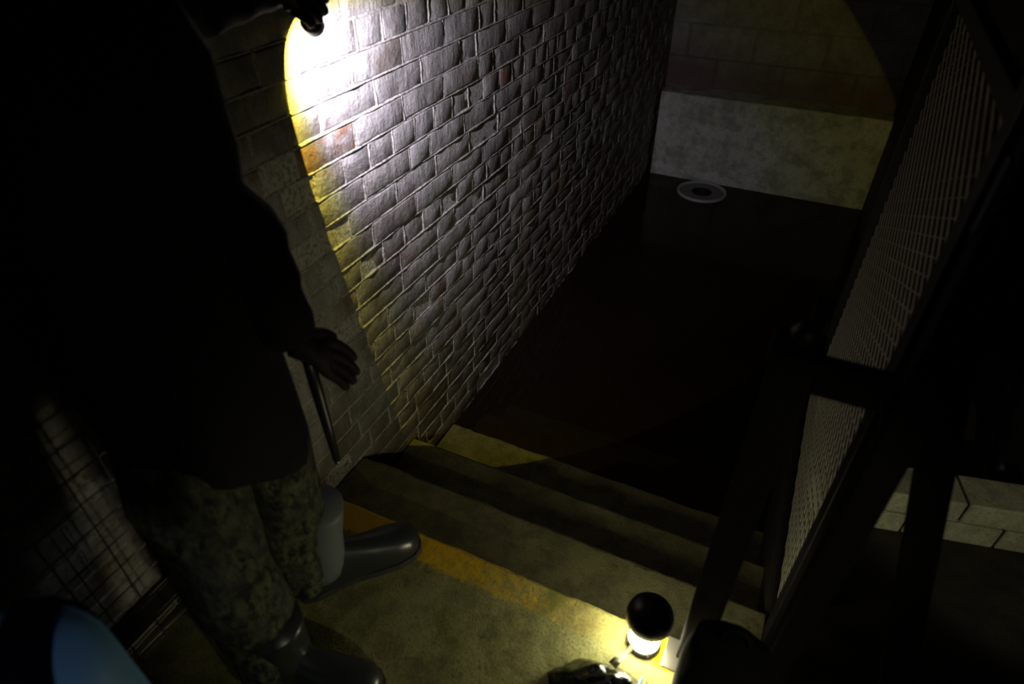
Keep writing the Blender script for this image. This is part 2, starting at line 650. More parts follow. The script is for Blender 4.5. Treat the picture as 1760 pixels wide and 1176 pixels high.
# raised ribbon pointing between the bricks, smeared and broken in places
bm = bmesh.new()
def ridge(pts, side, key, hs=1.0):
    prev = None
    for i, p in enumerate(pts):
        n1 = mnoise.noise(Vector((p.y * 17, p.z * 17, key)))
        n2 = mnoise.noise(Vector((p.y * 55, p.z * 55, key + 5)))
        h = hs * .0010 + n1 * .0042 * hs + n2 * .0014
        w = .0050 + mnoise.noise(Vector((p.y * 30, p.z * 30, key + 9))) * .0028
        c = p + side * (n2 * .0022 + n1 * .0012)
        q = [bm.verts.new(c + side * w + Vector((-.0052, 0, 0))), bm.verts.new(c + side * w * .35 + Vector((h, 0, 0))),
             bm.verts.new(c - side * w * .35 + Vector((h - .0006, 0, 0))), bm.verts.new(c - side * w + Vector((-.0052, 0, 0)))]
        if prev:
            for k_ in range(3):
                bm.faces.new((prev[k_], prev[k_ + 1], q[k_ + 1], q[k_]))
        prev = q
for z, row in bedlines:
    if z < -.5 or z > 1.7: continue
    n = int((YEND - .16) / .018)
    ridge([Vector((WALL, .15 + i * .018, z + wave(.15 + i * .018, row))) for i in range(n + 1)], Vector((0, 0, 1)), row * 3.1)
for k2, (y, z, row) in enumerate(joints):
    if z < -.5 or z > 1.6 or y < .15 or y > YEND - .02: continue
    ridge([Vector((WALL, y + .001 * math.sin(i * 2.0 + k2), z + .004 + i * .0112 + wave(y, row))) for i in range(7)], Vector((0, 1, 0)), k2 * 1.7, .55)
bmesh.ops.recalc_face_normals(bm, faces=bm.faces)
tag(obj('pointing', bm, M['mortar'], wl, True), kind='stuff')

# ------------------------------------------------------------------ far wall of concrete blocks
wb = empty('wall_back', (0, YEND, 0), None, None)
tag(wb, kind='structure')
bm = bmesh.new()
box(bm, (-1.4, YEND + .006, -1.1), (2.4, YEND + .2, 2.3))
obj('mortar_bed', bm, M['back_mortar'], wb)
row = 0
z = -.22
blk = {}
while z < 2.2:
    x = WALL - .1 - (.22 if row % 2 else 0)
    while x < 2.3:
        x0, x1 = max(x, WALL + .0), min(x + .44, 2.3)
        if x1 - x0 > .06:
            key = round(x1 - x0, 3)
            if key not in blk:
                bm = bmesh.new()
                box(bm, (-(x1 - x0) / 2 + .004, 0, -.1035), ((x1 - x0) / 2 - .004, .03, .1035), bevel=.005)
                blk[key] = mesh_from('block', bm, M['block'])
            o = link('block', blk[key], wb)
            o.location = ((x0 + x1) / 2, rndb.uniform(-.002, .002), z + .1075)
        x += .45
    z += .215; row += 1

# ------------------------------------------------------------------ concrete ledge at the foot of the far wall
def chipped_block(a, b, nx, ny, jit, seed, edge_round=.012):
    """Box a..b (top front edge at max y or min y chipped along x)."""
    rnd = random.Random(seed)
    bm = bmesh.new()
    a, b = Vector(a), Vector(b)
    sec = []
    for i in range(nx + 1):
        x = a.x + (b.x - a.x) * i / nx
        j1 = mnoise.noise(Vector((x * 9, seed, 0))) * jit + mnoise.noise(Vector((x * 31, seed, 3))) * jit * .6
        ch = max(0, mnoise.noise(Vector((x * 14, seed, 9)))) * jit * 1.6
        if ny > 0:      # nose at max y
            pts = [(a.y, a.z), (a.y, b.z), (b.y - edge_round - ch, b.z), (b.y - edge_round * .3 + j1, b.z - edge_round * .35 - ch * .3), (b.y + j1, b.z - edge_round - ch), (b.y + j1 * .3, b.z - .05), (b.y, a.z)]
        else:           # nose at min y
            pts = [(b.y, a.z), (b.y, b.z), (a.y + edge_round + ch, b.z), (a.y + edge_round * .3 + j1, b.z - edge_round * .35 - ch * .3), (a.y + j1, b.z - edge_round - ch), (a.y + j1 * .3, b.z - .05), (a.y, a.z)]
        sec.append([bm.verts.new((x, p[0], p[1])) for p in pts])
    n = len(sec[0])
    for i in range(nx):
        for q in range(n):
            bm.faces.new((sec[i][q], sec[i][(q + 1) % n], sec[i + 1][(q + 1) % n], sec[i + 1][q]))
    bm.faces.new(sec[0]); bm.faces.new(sec[-1][::-1])
    bmesh.ops.recalc_face_normals(bm, faces=bm.faces)
    return bm


o = obj('trim_1', chipped_block((WALL + .032, 4.65, -1.05), (.451, YEND - .005, .232), 120, -1, .010, 4, .01), M['ledge'])
tag(o, kind='structure')

# ------------------------------------------------------------------ landing and stairs
XR = .195
o = obj('floor', chipped_block((WALL + .002, -1.4, -.02), (XR + .05, .816, .18), 150, 1, .006, 2, .010), M['landing'])
tag(o, kind='structure')
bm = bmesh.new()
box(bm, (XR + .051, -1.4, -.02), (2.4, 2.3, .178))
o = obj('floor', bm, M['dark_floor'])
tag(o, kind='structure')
stairs = empty('staircase', (-.4, 1.2, -.9), 'short flight of bare concrete steps going down into the brown flood water', 'stairs')
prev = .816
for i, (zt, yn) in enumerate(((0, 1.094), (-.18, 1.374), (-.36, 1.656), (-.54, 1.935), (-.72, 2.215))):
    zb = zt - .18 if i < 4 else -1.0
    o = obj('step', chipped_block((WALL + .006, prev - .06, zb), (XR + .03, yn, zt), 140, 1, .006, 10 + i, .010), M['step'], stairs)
    prev = yn
# basin bottom and side wall of the stairwell
bm = bmesh.new()
box(bm, (WALL - .2, .7, -1.1), (2.4, YEND, -1.0))
tag(obj('floor', bm, M['dark_floor']), kind='structure')
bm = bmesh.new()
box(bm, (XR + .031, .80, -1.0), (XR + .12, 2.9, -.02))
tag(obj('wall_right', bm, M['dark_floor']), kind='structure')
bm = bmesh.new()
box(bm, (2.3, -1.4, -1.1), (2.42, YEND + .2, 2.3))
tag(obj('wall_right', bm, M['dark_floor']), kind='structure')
bm = bmesh.new()
box(bm, (.452, 2.31, -1.0), (.60, YEND - .002, 2.3))
tag(obj('wall_right', bm, M['dark_wall']), kind='structure')

# water
bm = bmesh.new()
vs = [bm.verts.new(p) for p in ((WALL - .004, 1.45, -.372), (.4515, 1.45, -.372), (.4515, 4.66, -.372), (WALL - .004, 4.66, -.372))]
bm.faces.new(vs)
tag(obj('flood_water', bm, M['water']), 'still murky brown flood water filling the cellar below the steps', 'water', kind='stuff')

# floating lid
lid = empty('bucket_lid', (-.645, 4.30, -.372), 'round pale lid with a raised rim floating on the dark water by the ledge', 'lid')
LC = Vector((-.602, 4.462, -.372))
lid.location = LC
LR = .175
bm = bmesh.new()
lathe(bm, [(0, .004), (LR - .02, .004), (LR - .016, .0), (0, 0)][::-1], LC, 48)
obj('disc', bm, M['lid_grey'], lid)
bm = bmesh.new()
lathe(bm, [(LR - .022, .002), (LR - .020, .012), (LR - .012, .018), (LR - .003, .016), (LR, .006), (LR - .002, -.008)], LC, 64)
obj('rim', bm, M['lid_white'], lid, True)
for k_, r_ in enumerate((.020, .036, .052, .068)):
    bm = bmesh.new()
    lathe(bm, [(r_ - .0035, .004), (r_ - .0035, .0065), (r_ + .0035, .0065), (r_ + .0035, .004)], LC, 40)
    obj('groove_ring', bm, M['lid_dark'], lid)
bm = bmesh.new()
lathe(bm, [(.010, .004), (.009, .008), (0, .009)], LC, 20)
obj('hub', bm, M['lid_dark'], lid)

# ------------------------------------------------------------------ mesh partition at the right of the stairs
XP = .245
part = empty('mesh_partition', (XP, 1.0, -.02), 'expanded metal mesh screen running along the right side of the steps', 'screen')
bm = bmesh.new()
z0, z1, y0, y1 = .02, 1.30, 1.055, 2.02
dy, dz = .042, .0185          # half diamonds
ny_, nz_ = int((y1 - y0) / dy), int((z1 - z0) / dz)
for j in range(nz_):
    for i in range(ny_):
        yy, zz = y0 + i * dy, z0 + j * dz
        a, b = Vector((XP, yy, zz)), Vector((XP, yy + dy, zz + dz))
        if (i + j) % 2: a, b = Vector((XP, yy, zz + dz)), Vector((XP, yy + dy, zz))
        w = Vector((.0015, -.0004, .0013))
        bm.faces.new([bm.verts.new(p) for p in (a - w, a + w, b + w, b - w)])
bmesh.ops.delete(bm, geom=[v for v in bm.verts if not v.link_faces], context='VERTS')
o = obj('expanded_mesh', bm, M['mesh_metal'], part)
tag(o, 'pale expanded metal diamonds', kind='stuff')
for a, b, nme in (((XP - .018, 1.0, -.02), (XP + .018, 1.055, 1.75), 'post'), ((XP - .018, 2.02, -.02), (XP + .018, 2.06, 1.75), 'post'),
                  ((XP - .008, 1.055, -.02), (XP + .008, 2.02, .012), 'bottom_rail'), ((XP - .012, 1.055, 1.30), (XP + .012, 2.02, 1.34), 'top_rail')):
    bm = bmesh.new()
    box(bm, a, b, bevel=.003)
    obj(nme, bm, M['dark_steel'], part)

# newel post, second post and crossbeam at the head of the stairs
nw = empty('newel_post', (.062, .80, .18), 'square black newel post standing at the right end of the top step', 'post')
bm = bmesh.new(); box(bm, (.033, .772, .184), (.092, .832, 1.03), bevel=.004); obj('shaft', bm, M['timber'], nw)
bm = bmesh.new(); box(bm, (.026, .765, 1.03), (.099, .839, 1.055), bevel=.005); obj('cap', bm, M['timber'], nw)
bm = bmesh.new(); box(bm, (.008, .742, .180), (.108, .8155, .184), bevel=.001); obj('base_plate', bm, M['metal'], nw)
bmw = bmesh.new()
tube(bmw, [(.064, .800, 1.055), (.064, .800, 1.075), (.064, .80, 1.092)], [.012, .019, .008], 14)
obj('knob', bmw, M['dark_steel'], nw, True)
ps = empty('gate_post', (.226, .82, .18), 'thin black upright post standing right of the newel post', 'post')
bm = bmesh.new(); box(bm, (.200, .790, .180), (.252, .832, 1.75), bevel=.004); obj('shaft', bm, M['timber'], ps)
bm = bmesh.new()
box(bm, (.196, .805, 1.25), (.200, .825, 1.34))
obj('hinge', bm, M['dark_steel'], ps)
bm = bmesh.new(); box(bm, (.093, .802, .970), (.1995, .830, 1.029), bevel=.005)
tag(obj('crossbeam', bm, M['timber']), 'short black rail joining the newel post to the thin post', 'rail')

# dark plank leaning on the gate post
pk = bmesh.new()
a, b = Vector((.452, .80, .20)), Vector((.245, .865, 1.10))
d_ = (b - a).normalized(); s1 = Vector((0, 1, 0)).cross(d_).normalized() * .026; s2 = Vector((0, .010, 0))
lo = [pk.verts.new(a + x * s1 + y * s2) for x, y in ((-1, -1), (1, -1), (1, 1), (-1, 1))]
hi = [pk.verts.new(b + x * s1 + y * s2) for x, y in ((-1, -1), (1, -1), (1, 1), (-1, 1))]
for i in range(4): pk.faces.new((lo[i], lo[(i + 1) % 4], hi[(i + 1) % 4], hi[i]))
pk.faces.new(lo[::-1]); pk.faces.new(hi)
tag(obj('leaning_plank', pk, M['timber']), 'narrow black plank leaning against the thin post at right', 'plank')

# pale block kerb beyond the partition
kb = empty('block_kerb', (.7, 1.42, .178), 'low pale concrete block kerb seen beyond the mesh screen at right', 'kerb')
a0, a1 = at_z(1490, 906, .178), at_z(1760, 952, .178)
dv = (a1 - a0); dv.z = 0
ang = math.atan2(dv.y, dv.x); dn = dv.normalized()
for i in range(4):
    for j in range(2):
        s0 = a0 + dn * (-.14 + i * .22 + (0 if j == 0 else .11))
        bm = bmesh.new()
        box(bm, (0.003, 0, 0), (.217, .10, .070), bevel=.004)
        bmesh.ops.rotate(bm, cent=(0, 0, 0), matrix=Matrix.Rotation(ang, 3, 'Z'), verts=bm.verts)
        bmesh.ops.translate(bm, verts=bm.verts, vec=(s0.x, s0.y, .178 + j * .075))
        obj('block', bm, M['pale_block'], kb)

# ------------------------------------------------------------------ wire mesh against the brick wall, left
wp = empty('wire_panel', (WALL + .07, .4, .2), 'thin welded wire mesh panel standing against the brick wall at lower left', 'mesh')
XW = WALL + .065
bm = bmesh.new()
for i in range(9):
    y = .130 + i * .063
    tube(bm, [(XW, y, .205), (XW, y, 1.0)], .0016, 6)
o = obj('upright_wire', bm, M['wire'], wp); tag(o, kind='stuff')
bm = bmesh.new()
for j in range(13):
    z = .235 + j * .063
    tube(bm, [(XW + .002, .05, z), (XW + .002, .66, z)], .0016, 6)
o = obj('cross_wire', bm, M['wire'], wp); tag(o, kind='stuff')
# dark pipe rail along the wall foot and a thin bright metal strip on the landing
bm = bmesh.new(); box(bm, (WALL + .003, -.6, .225), (WALL + .022, .62, .295), bevel=.003)
tag(obj('skirting_rail', bm, M['dark_steel']), 'dark horizontal rail fixed along the foot of the brick wall', 'rail')
p0, p1 = at_z(250, 1113, .19), at_z(312, 1052, .19)
dd = (p1 - p0)
bm = bmesh.new(); tube(bm, [p0 - dd * 1.2, p0, p1, p1 + dd * .8], .0035, 8)
tag(obj('metal_rod', bm, M['metal']), 'thin shiny metal rod lying on the landing by the left wall', 'rod')

# ------------------------------------------------------------------ lantern
lan = empty('camping_lantern', (LAN.x, LAN.y, .18), 'small lit lantern with a black domed top at the corner of the landing', 'lantern')
bm = bmesh.new(); lathe(bm, [(0, 0), (.034, 0), (.037, .002), (.037, .008), (.030, .010), (0, .010)][::1], (LAN.x, LAN.y, .181), 32)
obj('base', bm, M['black_plastic'], lan, True)
bm = bmesh.new(); lathe(bm, [(0, 0), (.030, 0), (.034, .008), (.036, .066), (.034, .076), (0, .076)], (LAN.x, LAN.y, .191), 32)
obj('diffuser', bm, M['lantern_glow'], lan, True)
bm = bmesh.new(); lathe(bm, [(0, 0), (.040, 0), (.050, .006), (.051, .024), (.047, .038), (.036, .049), (.018, .056), (0, .058)], (LAN.x, LAN.y + .004, .268), 40)
obj('cap', bm, M['black_plastic'], lan, True)
for kk in range(4):
    a = kk * math.pi / 2 + .5
    bm = bmesh.new()
    c_, s_ = math.cos(a) * .037, math.sin(a) * .037
    tube(bm, [(LAN.x + c_, LAN.y + s_, .188), (LAN.x + c_ * 1.08, LAN.y + s_ * 1.08, .23), (LAN.x + c_, LAN.y + s_, .270)], .0016, 6)
    obj('guard_wire', bm, M['metal'], lan, True)

# ------------------------------------------------------------------ torch
tor = empty('torch', TORCH, 'lit black hand torch held up close to the brick wall', 'torch')
q = AIM.to_track_quat('Z', 'Y').to_matrix()
bm = bmesh.new(); lathe(bm, [(0, -.150), (.010, -.150), (.0125, -.146), (.0125, -.050), (.0135, -.046)], TORCH, 24, q)
obj('body', bm, M['black_plastic'], tor, True)
bm = bmesh.new(); lathe(bm, [(.0135, -.048), (.019, -.036), (.021, -.030), (.021, -.008), (.018, -.0065)], TORCH, 28, q)
obj('head', bm, M['black_plastic'], tor, True)
bm = bmesh.new(); lathe(bm, [(0, -.012), (.017, -.012), (.017, -.0085), (0, -.0085)], TORCH, 24, q)
obj('lens', bm, M['torch_lens'], tor)


# ------------------------------------------------------------------ people
def boot(bm_parts, heel, toe, width=.052, h=.30, lean=Vector((0, 0, 0)), r0=.056):
    """Wellington boot from heel to toe; returns (foot bmesh, sole bmesh, shaft bmesh)."""
    heel, toe = Vector(heel), Vector(toe)
    d = (toe - heel); ln = d.length; d.normalize()
    s_ = Vector((-d.y, d.x, 0)); z0 = heel.z
    foot = bmesh.new()
    prof = [(0.00, .032, .05, .075), (.05, .040, .07, .10), (.16, .042, .09, .14), (.30, .041, .085, .125), (.45, .040, .060, .098), (.62, .046, .045, .078), (.78, .051, .036, .066), (.90, .047, .030, .056), (.97, .034, .024, .044), (1.0, .016, .020, .032)]
    rings = []
    for t, w, zc, ht in prof:
        c = heel + d * (t * ln)
        ring = []
        for k_ in range(20):
            a = 2 * math.pi * k_ / 20
            ca, sa = math.cos(a), math.sin(a)
            zz = (ht if sa > 0 else .016) * (abs(sa) ** .8) * (1 if sa > 0 else -1)
            base = .018
            p = c + s_ * (w * math.copysign(abs(ca) ** .75, ca)) + Vector((0, 0, base + max(zz, -.012)))
            ring.append(foot.verts.new(p))
        rings.append(ring)
    for i in range(len(rings) - 1):
        for k_ in range(20):
            foot.faces.new((rings[i][k_], rings[i][(k_ + 1) % 20], rings[i + 1][(k_ + 1) % 20], rings[i + 1][k_]))
    foot.faces.new(rings[0][::-1]); foot.faces.new(rings[-1])
    bmesh.ops.recalc_face_normals(foot, faces=foot.faces)
    sole = bmesh.new()
    outl = []
    for t, w in ((-.01, .018), (.02, .036), (.12, .044), (.3, .040), (.45, .039), (.62, .049), (.78, .055), (.92, .049), (.99, .032), (1.02, .012)):
        outl.append((t, w))
    pts = [heel + d * (t * ln) + s_ * w for t, w in outl] + [heel + d * (t * ln) - s_ * w for t, w in outl[::-1]]
    lo = [sole.verts.new((p.x, p.y, z0)) for p in pts]
    hi = [sole.verts.new((p.x, p.y, z0 + .020)) for p in pts]
    n = len(pts)
    for i in range(n): sole.faces.new((lo[i], lo[(i + 1) % n], hi[(i + 1) % n], hi[i]))
    sole.faces.new(lo[::-1]); sole.faces.new(hi)
    bmesh.ops.recalc_face_normals(sole, faces=sole.faces)
    shaft = bmesh.new()
    c = heel + d * (ln * .22)
    loft(shaft, [(c + lean * t + Vector((0, 0, .06 + t * h)), r0 * (1 + .12 * t + .05 * math.sin(t * 9)), r0 * (1 + .1 * t), 0) for t in [i / 8 for i in range(9)]], 24)
    return foot, sole, shaft


def leg_loft(pts, fold=.006, seed=0):
    bm = bmesh.new()
    n = 14
    rings = []
    for i in range(n + 1):
        t = i / n * (len(pts) - 1)
        a = min(int(t), len(pts) - 2); f = t - a
        c = Vector(pts[a][0]).lerp(Vector(pts[a + 1][0]), f)
        r_ = pts[a][1] * (1 - f) + pts[a + 1][1] * f
        rings.append((c, r_, r_, 0))
    def fn(p, i, a, c):
        return p + (p - c).normalized() * (mnoise.noise(Vector((math.cos(a) * 1.6, math.sin(a) * 1.6, i * .45 + seed))) * fold * 2.2)
    loft(bm, rings, 28, True, fn)
    bmesh.ops.recalc_face_normals(bm, faces=bm.faces)
    return bm


def glove(name, parent, wrist, palm_end, across, nrm, curl, mat_, spread=.0, fl=(.070, .080, .075, .060), parent_loc=None):
    """Hand: wrist->palm_end is the palm axis, across points to the thumb side, nrm out of the palm (fingers curl to it)."""
    W_, P_ = Vector(wrist), Vector(palm_end)
    A = Vector(across).normalized(); Nn = Vector(nrm).normalized()
    D = (P_ - W_).normalized()
    J = [(W_, .026), (W_.lerp(P_, .35), (.030, .024)), (W_.lerp(P_, .75), (.034, .022))]
    E_ = [(0, 1), (1, 2)]
    for f in range(4):
        o_ = (1.5 - f) * .0185
        root = P_ - D * .004 + A * o_
        J.append((root, .0125)); b = len(J) - 1
        E_.append((2, b))
        d = (D + A * (1.5 - f) * spread).normalized(); p = root
        for s in range(3):
            ang = curl * (s + .6)
            dd_ = (d * math.cos(ang) + Nn * math.sin(ang)).normalized()
            p = p + dd_ * (fl[f] * (.45, .32, .23)[s])
            J.append((p, (.0100, .0092, .0078)[s])); E_.append((len(J) - 2, len(J) - 1))
    t0 = W_.lerp(P_, .30) + A * .024
    J.append((t0, .0135)); E_.append((1, len(J) - 1))
    p = t0
    for s, l_ in enumerate((.034, .026)):
        dd_ = (D * .75 + A * (.55 - s * .35) + Nn * (.35 + .3 * s)).normalized()
        p = p + dd_ * l_
        J.append((p, (.0115, .0095)[s])); E_.append((len(J) - 2, len(J) - 1))
    return skin(name, J, E_, mat_, parent, 2)


def sleeve(pts, rad, seed):
    bm = bmesh.new()
    P_ = []
    Rr = []
    n = 16
    for i in range(n + 1):
        t = i / n * (len(pts) - 1); a = min(int(t), len(pts) - 2); f = t - a
        f2 = f * f * (3 - 2 * f)
        P_.append(Vector(pts[a]).lerp(Vector(pts[a + 1]), f))
        Rr.append((rad[a] * (1 - f2) + rad[a + 1] * f2) * (1 + .05 * math.sin(i * 2.1 + seed)))
    tube(bm, P_, Rr, 20)
    return bm


# ---- person at left (dark coat, mottled trousers, rubber boots)
PL = Vector((-.80, .47, .18))
per = empty('person', PL, 'person in a long dark coat and mottled trousers holding the torch at left', 'person')
body_j = [((-.84, .45, 1.02), (.11, .10)), ((-.85, .46, 1.22), (.12, .10)), ((-.86, .47, 1.46), (.13, .09)), ((-.85, .48, 1.60), (.052, .05)), ((-.84, .50, 1.69), (.066, .07)), ((-.83, .505, 1.79), (.078, .085)), ((-.83, .50, 1.87), (.055, .06)),
          ((-.82, .54, .98), .072), ((-.795, .575, .62), .055), ((-.80, .575, .30), .040), ((-.79, .58, .23), .038), ((-.70, .69, .215), .030),
          ((-.80, .40, .98), .072), ((-.765, .378, .62), .055), ((-.745, .38, .30), .040), ((-.735, .385, .23), .038), ((-.60, .41, .215), .030),
          ((-.93, .60, 1.46), .050), ((-.955, .80, 1.40), .040), ((-.945, 1.00, 1.40), .026),
          ((-.76, .38, 1.44), .050), ((-.71, .575, 1.15), .040), ((-.705, .615, .94), .027)]
body_e = [(0, 1), (1, 2), (2, 3), (3, 4), (4, 5), (5, 6), (0, 7), (7, 8), (8, 9), (9, 10), (10, 11), (0, 12), (12, 13), (13, 14), (14, 15), (15, 16), (2, 17), (17, 18), (18, 19), (2, 20), (20, 21), (21, 22)]
skin('body', body_j, body_e, M['skin'], per, 2)
# coat
bm = bmesh.new()
prof = [(.725, .124, .145, -.800, .497), (.765, .124, .150, -.80, .495), (.82, .124, .155, -.805, .49), (.91, .130, .158, -.81, .485), (1.0, .138, .170, -.815, .478), (1.08, .145, .175, -.815, .475), (1.16, .150, .178, -.815, .475), (1.28, .162, .188, -.82, .475), (1.40, .172, .20, -.83, .475), (1.48, .15, .185, -.84, .475), (1.55, .09, .11, -.85, .475), (1.60, .065, .07, -.85, .48)]
def cfn(p, i, a, c):
    w = mnoise.noise(Vector((math.cos(a) * 2.2, math.sin(a) * 2.2, i * .35))) * .018
    return p + (p - c).normalized() * w
def hemfn(p, i, a, c):      # the coat rides up on the near side
    q = cfn(p, i, a, c)
    if i < 3: q.z += (.075, .065, .03)[i] * min(1, max(-.4, (.50 - q.y) / .12))
    return q
loft(bm, [((x, y, z), rx, ry, .3) for z, rx, ry, x, y in prof], 40, True, hemfn)
obj('coat', bm, M['coat'], per, True)
bm = sleeve([(-.90, .52, 1.47), (-.955, .80, 1.405), (-.945, .985, 1.405)], (.075, .058, .040), 1); obj('sleeve', bm, M['coat'], per, True)
bm = sleeve([(-.79, .40, 1.46), (-.712, .570, 1.16), (-.705, .612, .955)], (.080, .066, .048), 2); obj('sleeve', bm, M['coat'], per, True)
for zz in (.86, 1.02, 1.18):
    pass
# trousers legs
o = obj('trouser_leg', leg_loft([((-.815, .52, .98), .080), ((-.80, .565, .80), .086), ((-.797, .568, .58), .077), ((-.800, .566, .40), .069), ((-.803, .556, .245), .060)], .007, 1), M['mottled'], per, True)
o = obj('trouser_leg', leg_loft([((-.815, .43, .98), .080), ((-.795, .40, .80), .088), ((-.765, .38, .58), .082), ((-.742, .378, .40), .076), ((-.735, .375, .225), .070)], .007, 8), M['mottled'], per, True)
for hl, te, ln_, r0 in (((-.822, .540, .18), (-.642, .785, .18), Vector((.016, .020, 0)), .052), ((-.765, .372, .18), (-.505, .425, .18), Vector((0, 0, 0)), .054)):
    f_, s_, sh = boot(None, hl, te, lean=ln_, r0=r0, h=.22 if hl[1] > .5 else .16)
    b_ = obj('boot', f_, M['rubber'], per, True)
    o = obj('sole', s_, M['sole'], b_)
    o = obj('boot_shaft', sh, M['rubber_grey'] if hl[1] > .5 else M['rubber'], b_, True)
# head details
bm = bmesh.new(); lathe(bm, [(.0, .10), (.05, .092), (.080, .06), (.091, .01), (.085, -.05), (.06, -.07)], (-.832, .497, 1.80), 24)
for v in bm.verts:
    v.co += Vector((-.012, -.016, 0)) + (v.co - Vector((-.83, .5, 1.8))).normalized() * mnoise.noise(v.co * 30) * .006
obj('hair', bm, M['hair'], per, True)
fd = Vector((.6, .8, 0)).normalized(); fs = Vector((-fd.y, fd.x, 0)); HC = Vector((-.83, .505, 1.77))
for nm, cen, rr, mm in (('nose', HC + fd * .088 + Vector((0, 0, -.01)), (.010, .014, .020), M['skin']), ('ear', HC + fs * .082, (.010, .016, .026), M['skin']), ('ear', HC - fs * .082, (.010, .016, .026), M['skin']),
                        ('eye', HC + fd * .076 + fs * .030 + Vector((0, 0, .015)), (.010, .010, .008), M['lid_white']), ('eye', HC + fd * .076 - fs * .030 + Vector((0, 0, .015)), (.010, .010, .008), M['lid_white']),
                        ('mouth', HC + fd * .078 + Vector((0, 0, -.045)), (.018, .008, .006), M['glove'])):
    bm = bmesh.new(); bmesh.ops.create_uvsphere(bm, u_segments=12, v_segments=8, radius=1)
    bmesh.ops.scale(bm, vec=rr, verts=bm.verts); bmesh.ops.translate(bm, vec=cen, verts=bm.verts)
    obj(nm, bm, mm, per, True)
# gloves
g1 = TORCH - AIM * .10
glove('glove', per, (-.945, .985, 1.405), g1 + Vector((.012, .0, .012)), (.5, .2, .8), (-.6, .6, -.5), .75, M['glove'])
glove('glove', per, (-.705, .615, .93), (-.665, .650, .888), (-.1, .5, .85), (.2, .2, -.9), .62, M['glove'], .05)

# dark stick hanging from the lower hand with a bright metal tip
st = empty('walking_stick', at_y(560, 690, .66), 'thin dark stick with a bright metal tip hanging from the lower gloved hand', 'stick')
a, b = at_y(545, 672, .66), at_y(579, 790, .66)
bm = bmesh.new(); tube(bm, [a - (b - a) * .80, a, a.lerp(b, .5), b], [.011, .012, .010, .008], 12); obj('shaft', bm, M['black_plastic'], st, True)
bm = bmesh.new(); bmesh.ops.create_uvsphere(bm, u_segments=12, v_segments=8, radius=.0065); bmesh.ops.translate(bm, vec=b + (b - a).normalized() * .008, verts=bm.verts)
o = obj('tip', bm, M['metal'], st, True); o['label'] = 'bright metal tip'

# ---- person at right (all in black)
PR = Vector((.88, 1.92, .178))
pr_ = empty('person', PR, 'person dressed all in black standing in the dark beyond the newel post at right', 'person')
bx, by = PR.x, PR.y
bj = [((bx, by, 1.00), (.11, .10)), ((bx, by, 1.22), (.12, .10)), ((bx + .01, by, 1.46), (.13, .09)), ((bx, by + .01, 1.60), (.052, .05)), ((bx - .01, by + .02, 1.69), (.066, .07)), ((bx - .01, by + .02, 1.79), (.078, .085)), ((bx - .01, by + .02, 1.87), (.055, .06)),
      ((bx - .07, by - .06, .94), .085), ((bx - .10, by - .08, .58), .055), ((bx - .10, by - .08, .26), .038), ((bx - .12, by - .16, .215), .03),
      ((bx + .09, by + .0, .94), .085), ((bx + .10, by + .0, .58), .055), ((bx + .10, by + .0, .26), .038), ((bx + .08, by - .10, .215), .03),
      ((bx - .16, by - .12, 1.44), .05), ((bx - .22, by - .26, 1.22), .04), ((bx - .33, by - .33, 1.10), .026),
      ((bx + .19, by + .02, 1.44), .05), ((bx + .24, by - .0, 1.16), .04), ((bx + .22, by - .10, .92), .027)]
be = [(0, 1), (1, 2), (2, 3), (3, 4), (4, 5), (5, 6), (0, 7), (7, 8), (8, 9), (9, 10), (0, 11), (11, 12), (12, 13), (13, 14), (2, 15), (15, 16), (16, 17), (2, 18), (18, 19), (19, 20)]
skin('body', bj, be, M['skin'], pr_, 2)
bm = bmesh.new()
loft(bm, [((bx + dx, by + dy_, z), rx, ry, 0) for z, rx, ry, dx, dy_ in ((.74, .20, .17, 0, -.02), (.85, .205, .175, 0, -.02), (1.0, .20, .17, 0, -.02), (1.15, .195, .16, 0, -.01), (1.3, .205, .165, 0, 0), (1.42, .20, .155, 0, 0), (1.50, .15, .12, 0, 0), (1.57, .075, .075, 0, 0), (1.62, .065, .065, 0, .01))], 36, True, cfn)
obj('jacket', bm, M['coat_right'], pr_, True)
obj('sleeve', sleeve([(bx - .14, by - .08, 1.44), (bx - .22, by - .26, 1.22), (bx - .32, by - .325, 1.105)], (.075, .058, .042), 1), M['coat_right'], pr_, True)
obj('sleeve', sleeve([(bx + .16, by, 1.44), (bx + .24, by, 1.16), (bx + .22, by - .09, .94)], (.075, .058, .042), 4), M['coat_right'], pr_, True)
obj('trouser_leg', leg_loft([((bx - .08, by - .05, .92), .092), ((bx - .10, by - .08, .58), .070), ((bx - .10, by - .08, .24), .055)], .006, 2), M['black_cloth'], pr_, True)
obj('trouser_leg', leg_loft([((bx + .09, by, .92), .092), ((bx + .10, by, .58), .070), ((bx + .10, by, .24), .055)], .006, 5), M['black_cloth'], pr_, True)
for hl, te in (((bx - .09, by - .03, .178), (bx - .13, by - .29, .178)), ((bx + .11, by + .04, .178), (bx + .07, by - .22, .178))):
    f_, s_, sh = boot(None, hl, te, h=.10, r0=.046); sh.free()
    b_ = obj('shoe', f_, M['black_plastic'], pr_, True)
    obj('sole', s_, M['sole'], b_)
bm = bmesh.new(); lathe(bm, [(.0, .10), (.05, .092), (.080, .06), (.091, .01), (.085, -.05), (.06, -.07)], (bx - .01, by + .03, 1.80), 24)
obj('hair', bm, M['hair'], pr_, True)
fd = Vector((-.6, -.8, 0)).normalized(); fs = Vector((-fd.y, fd.x, 0)); HC = Vector((bx - .01, by + .02, 1.77))
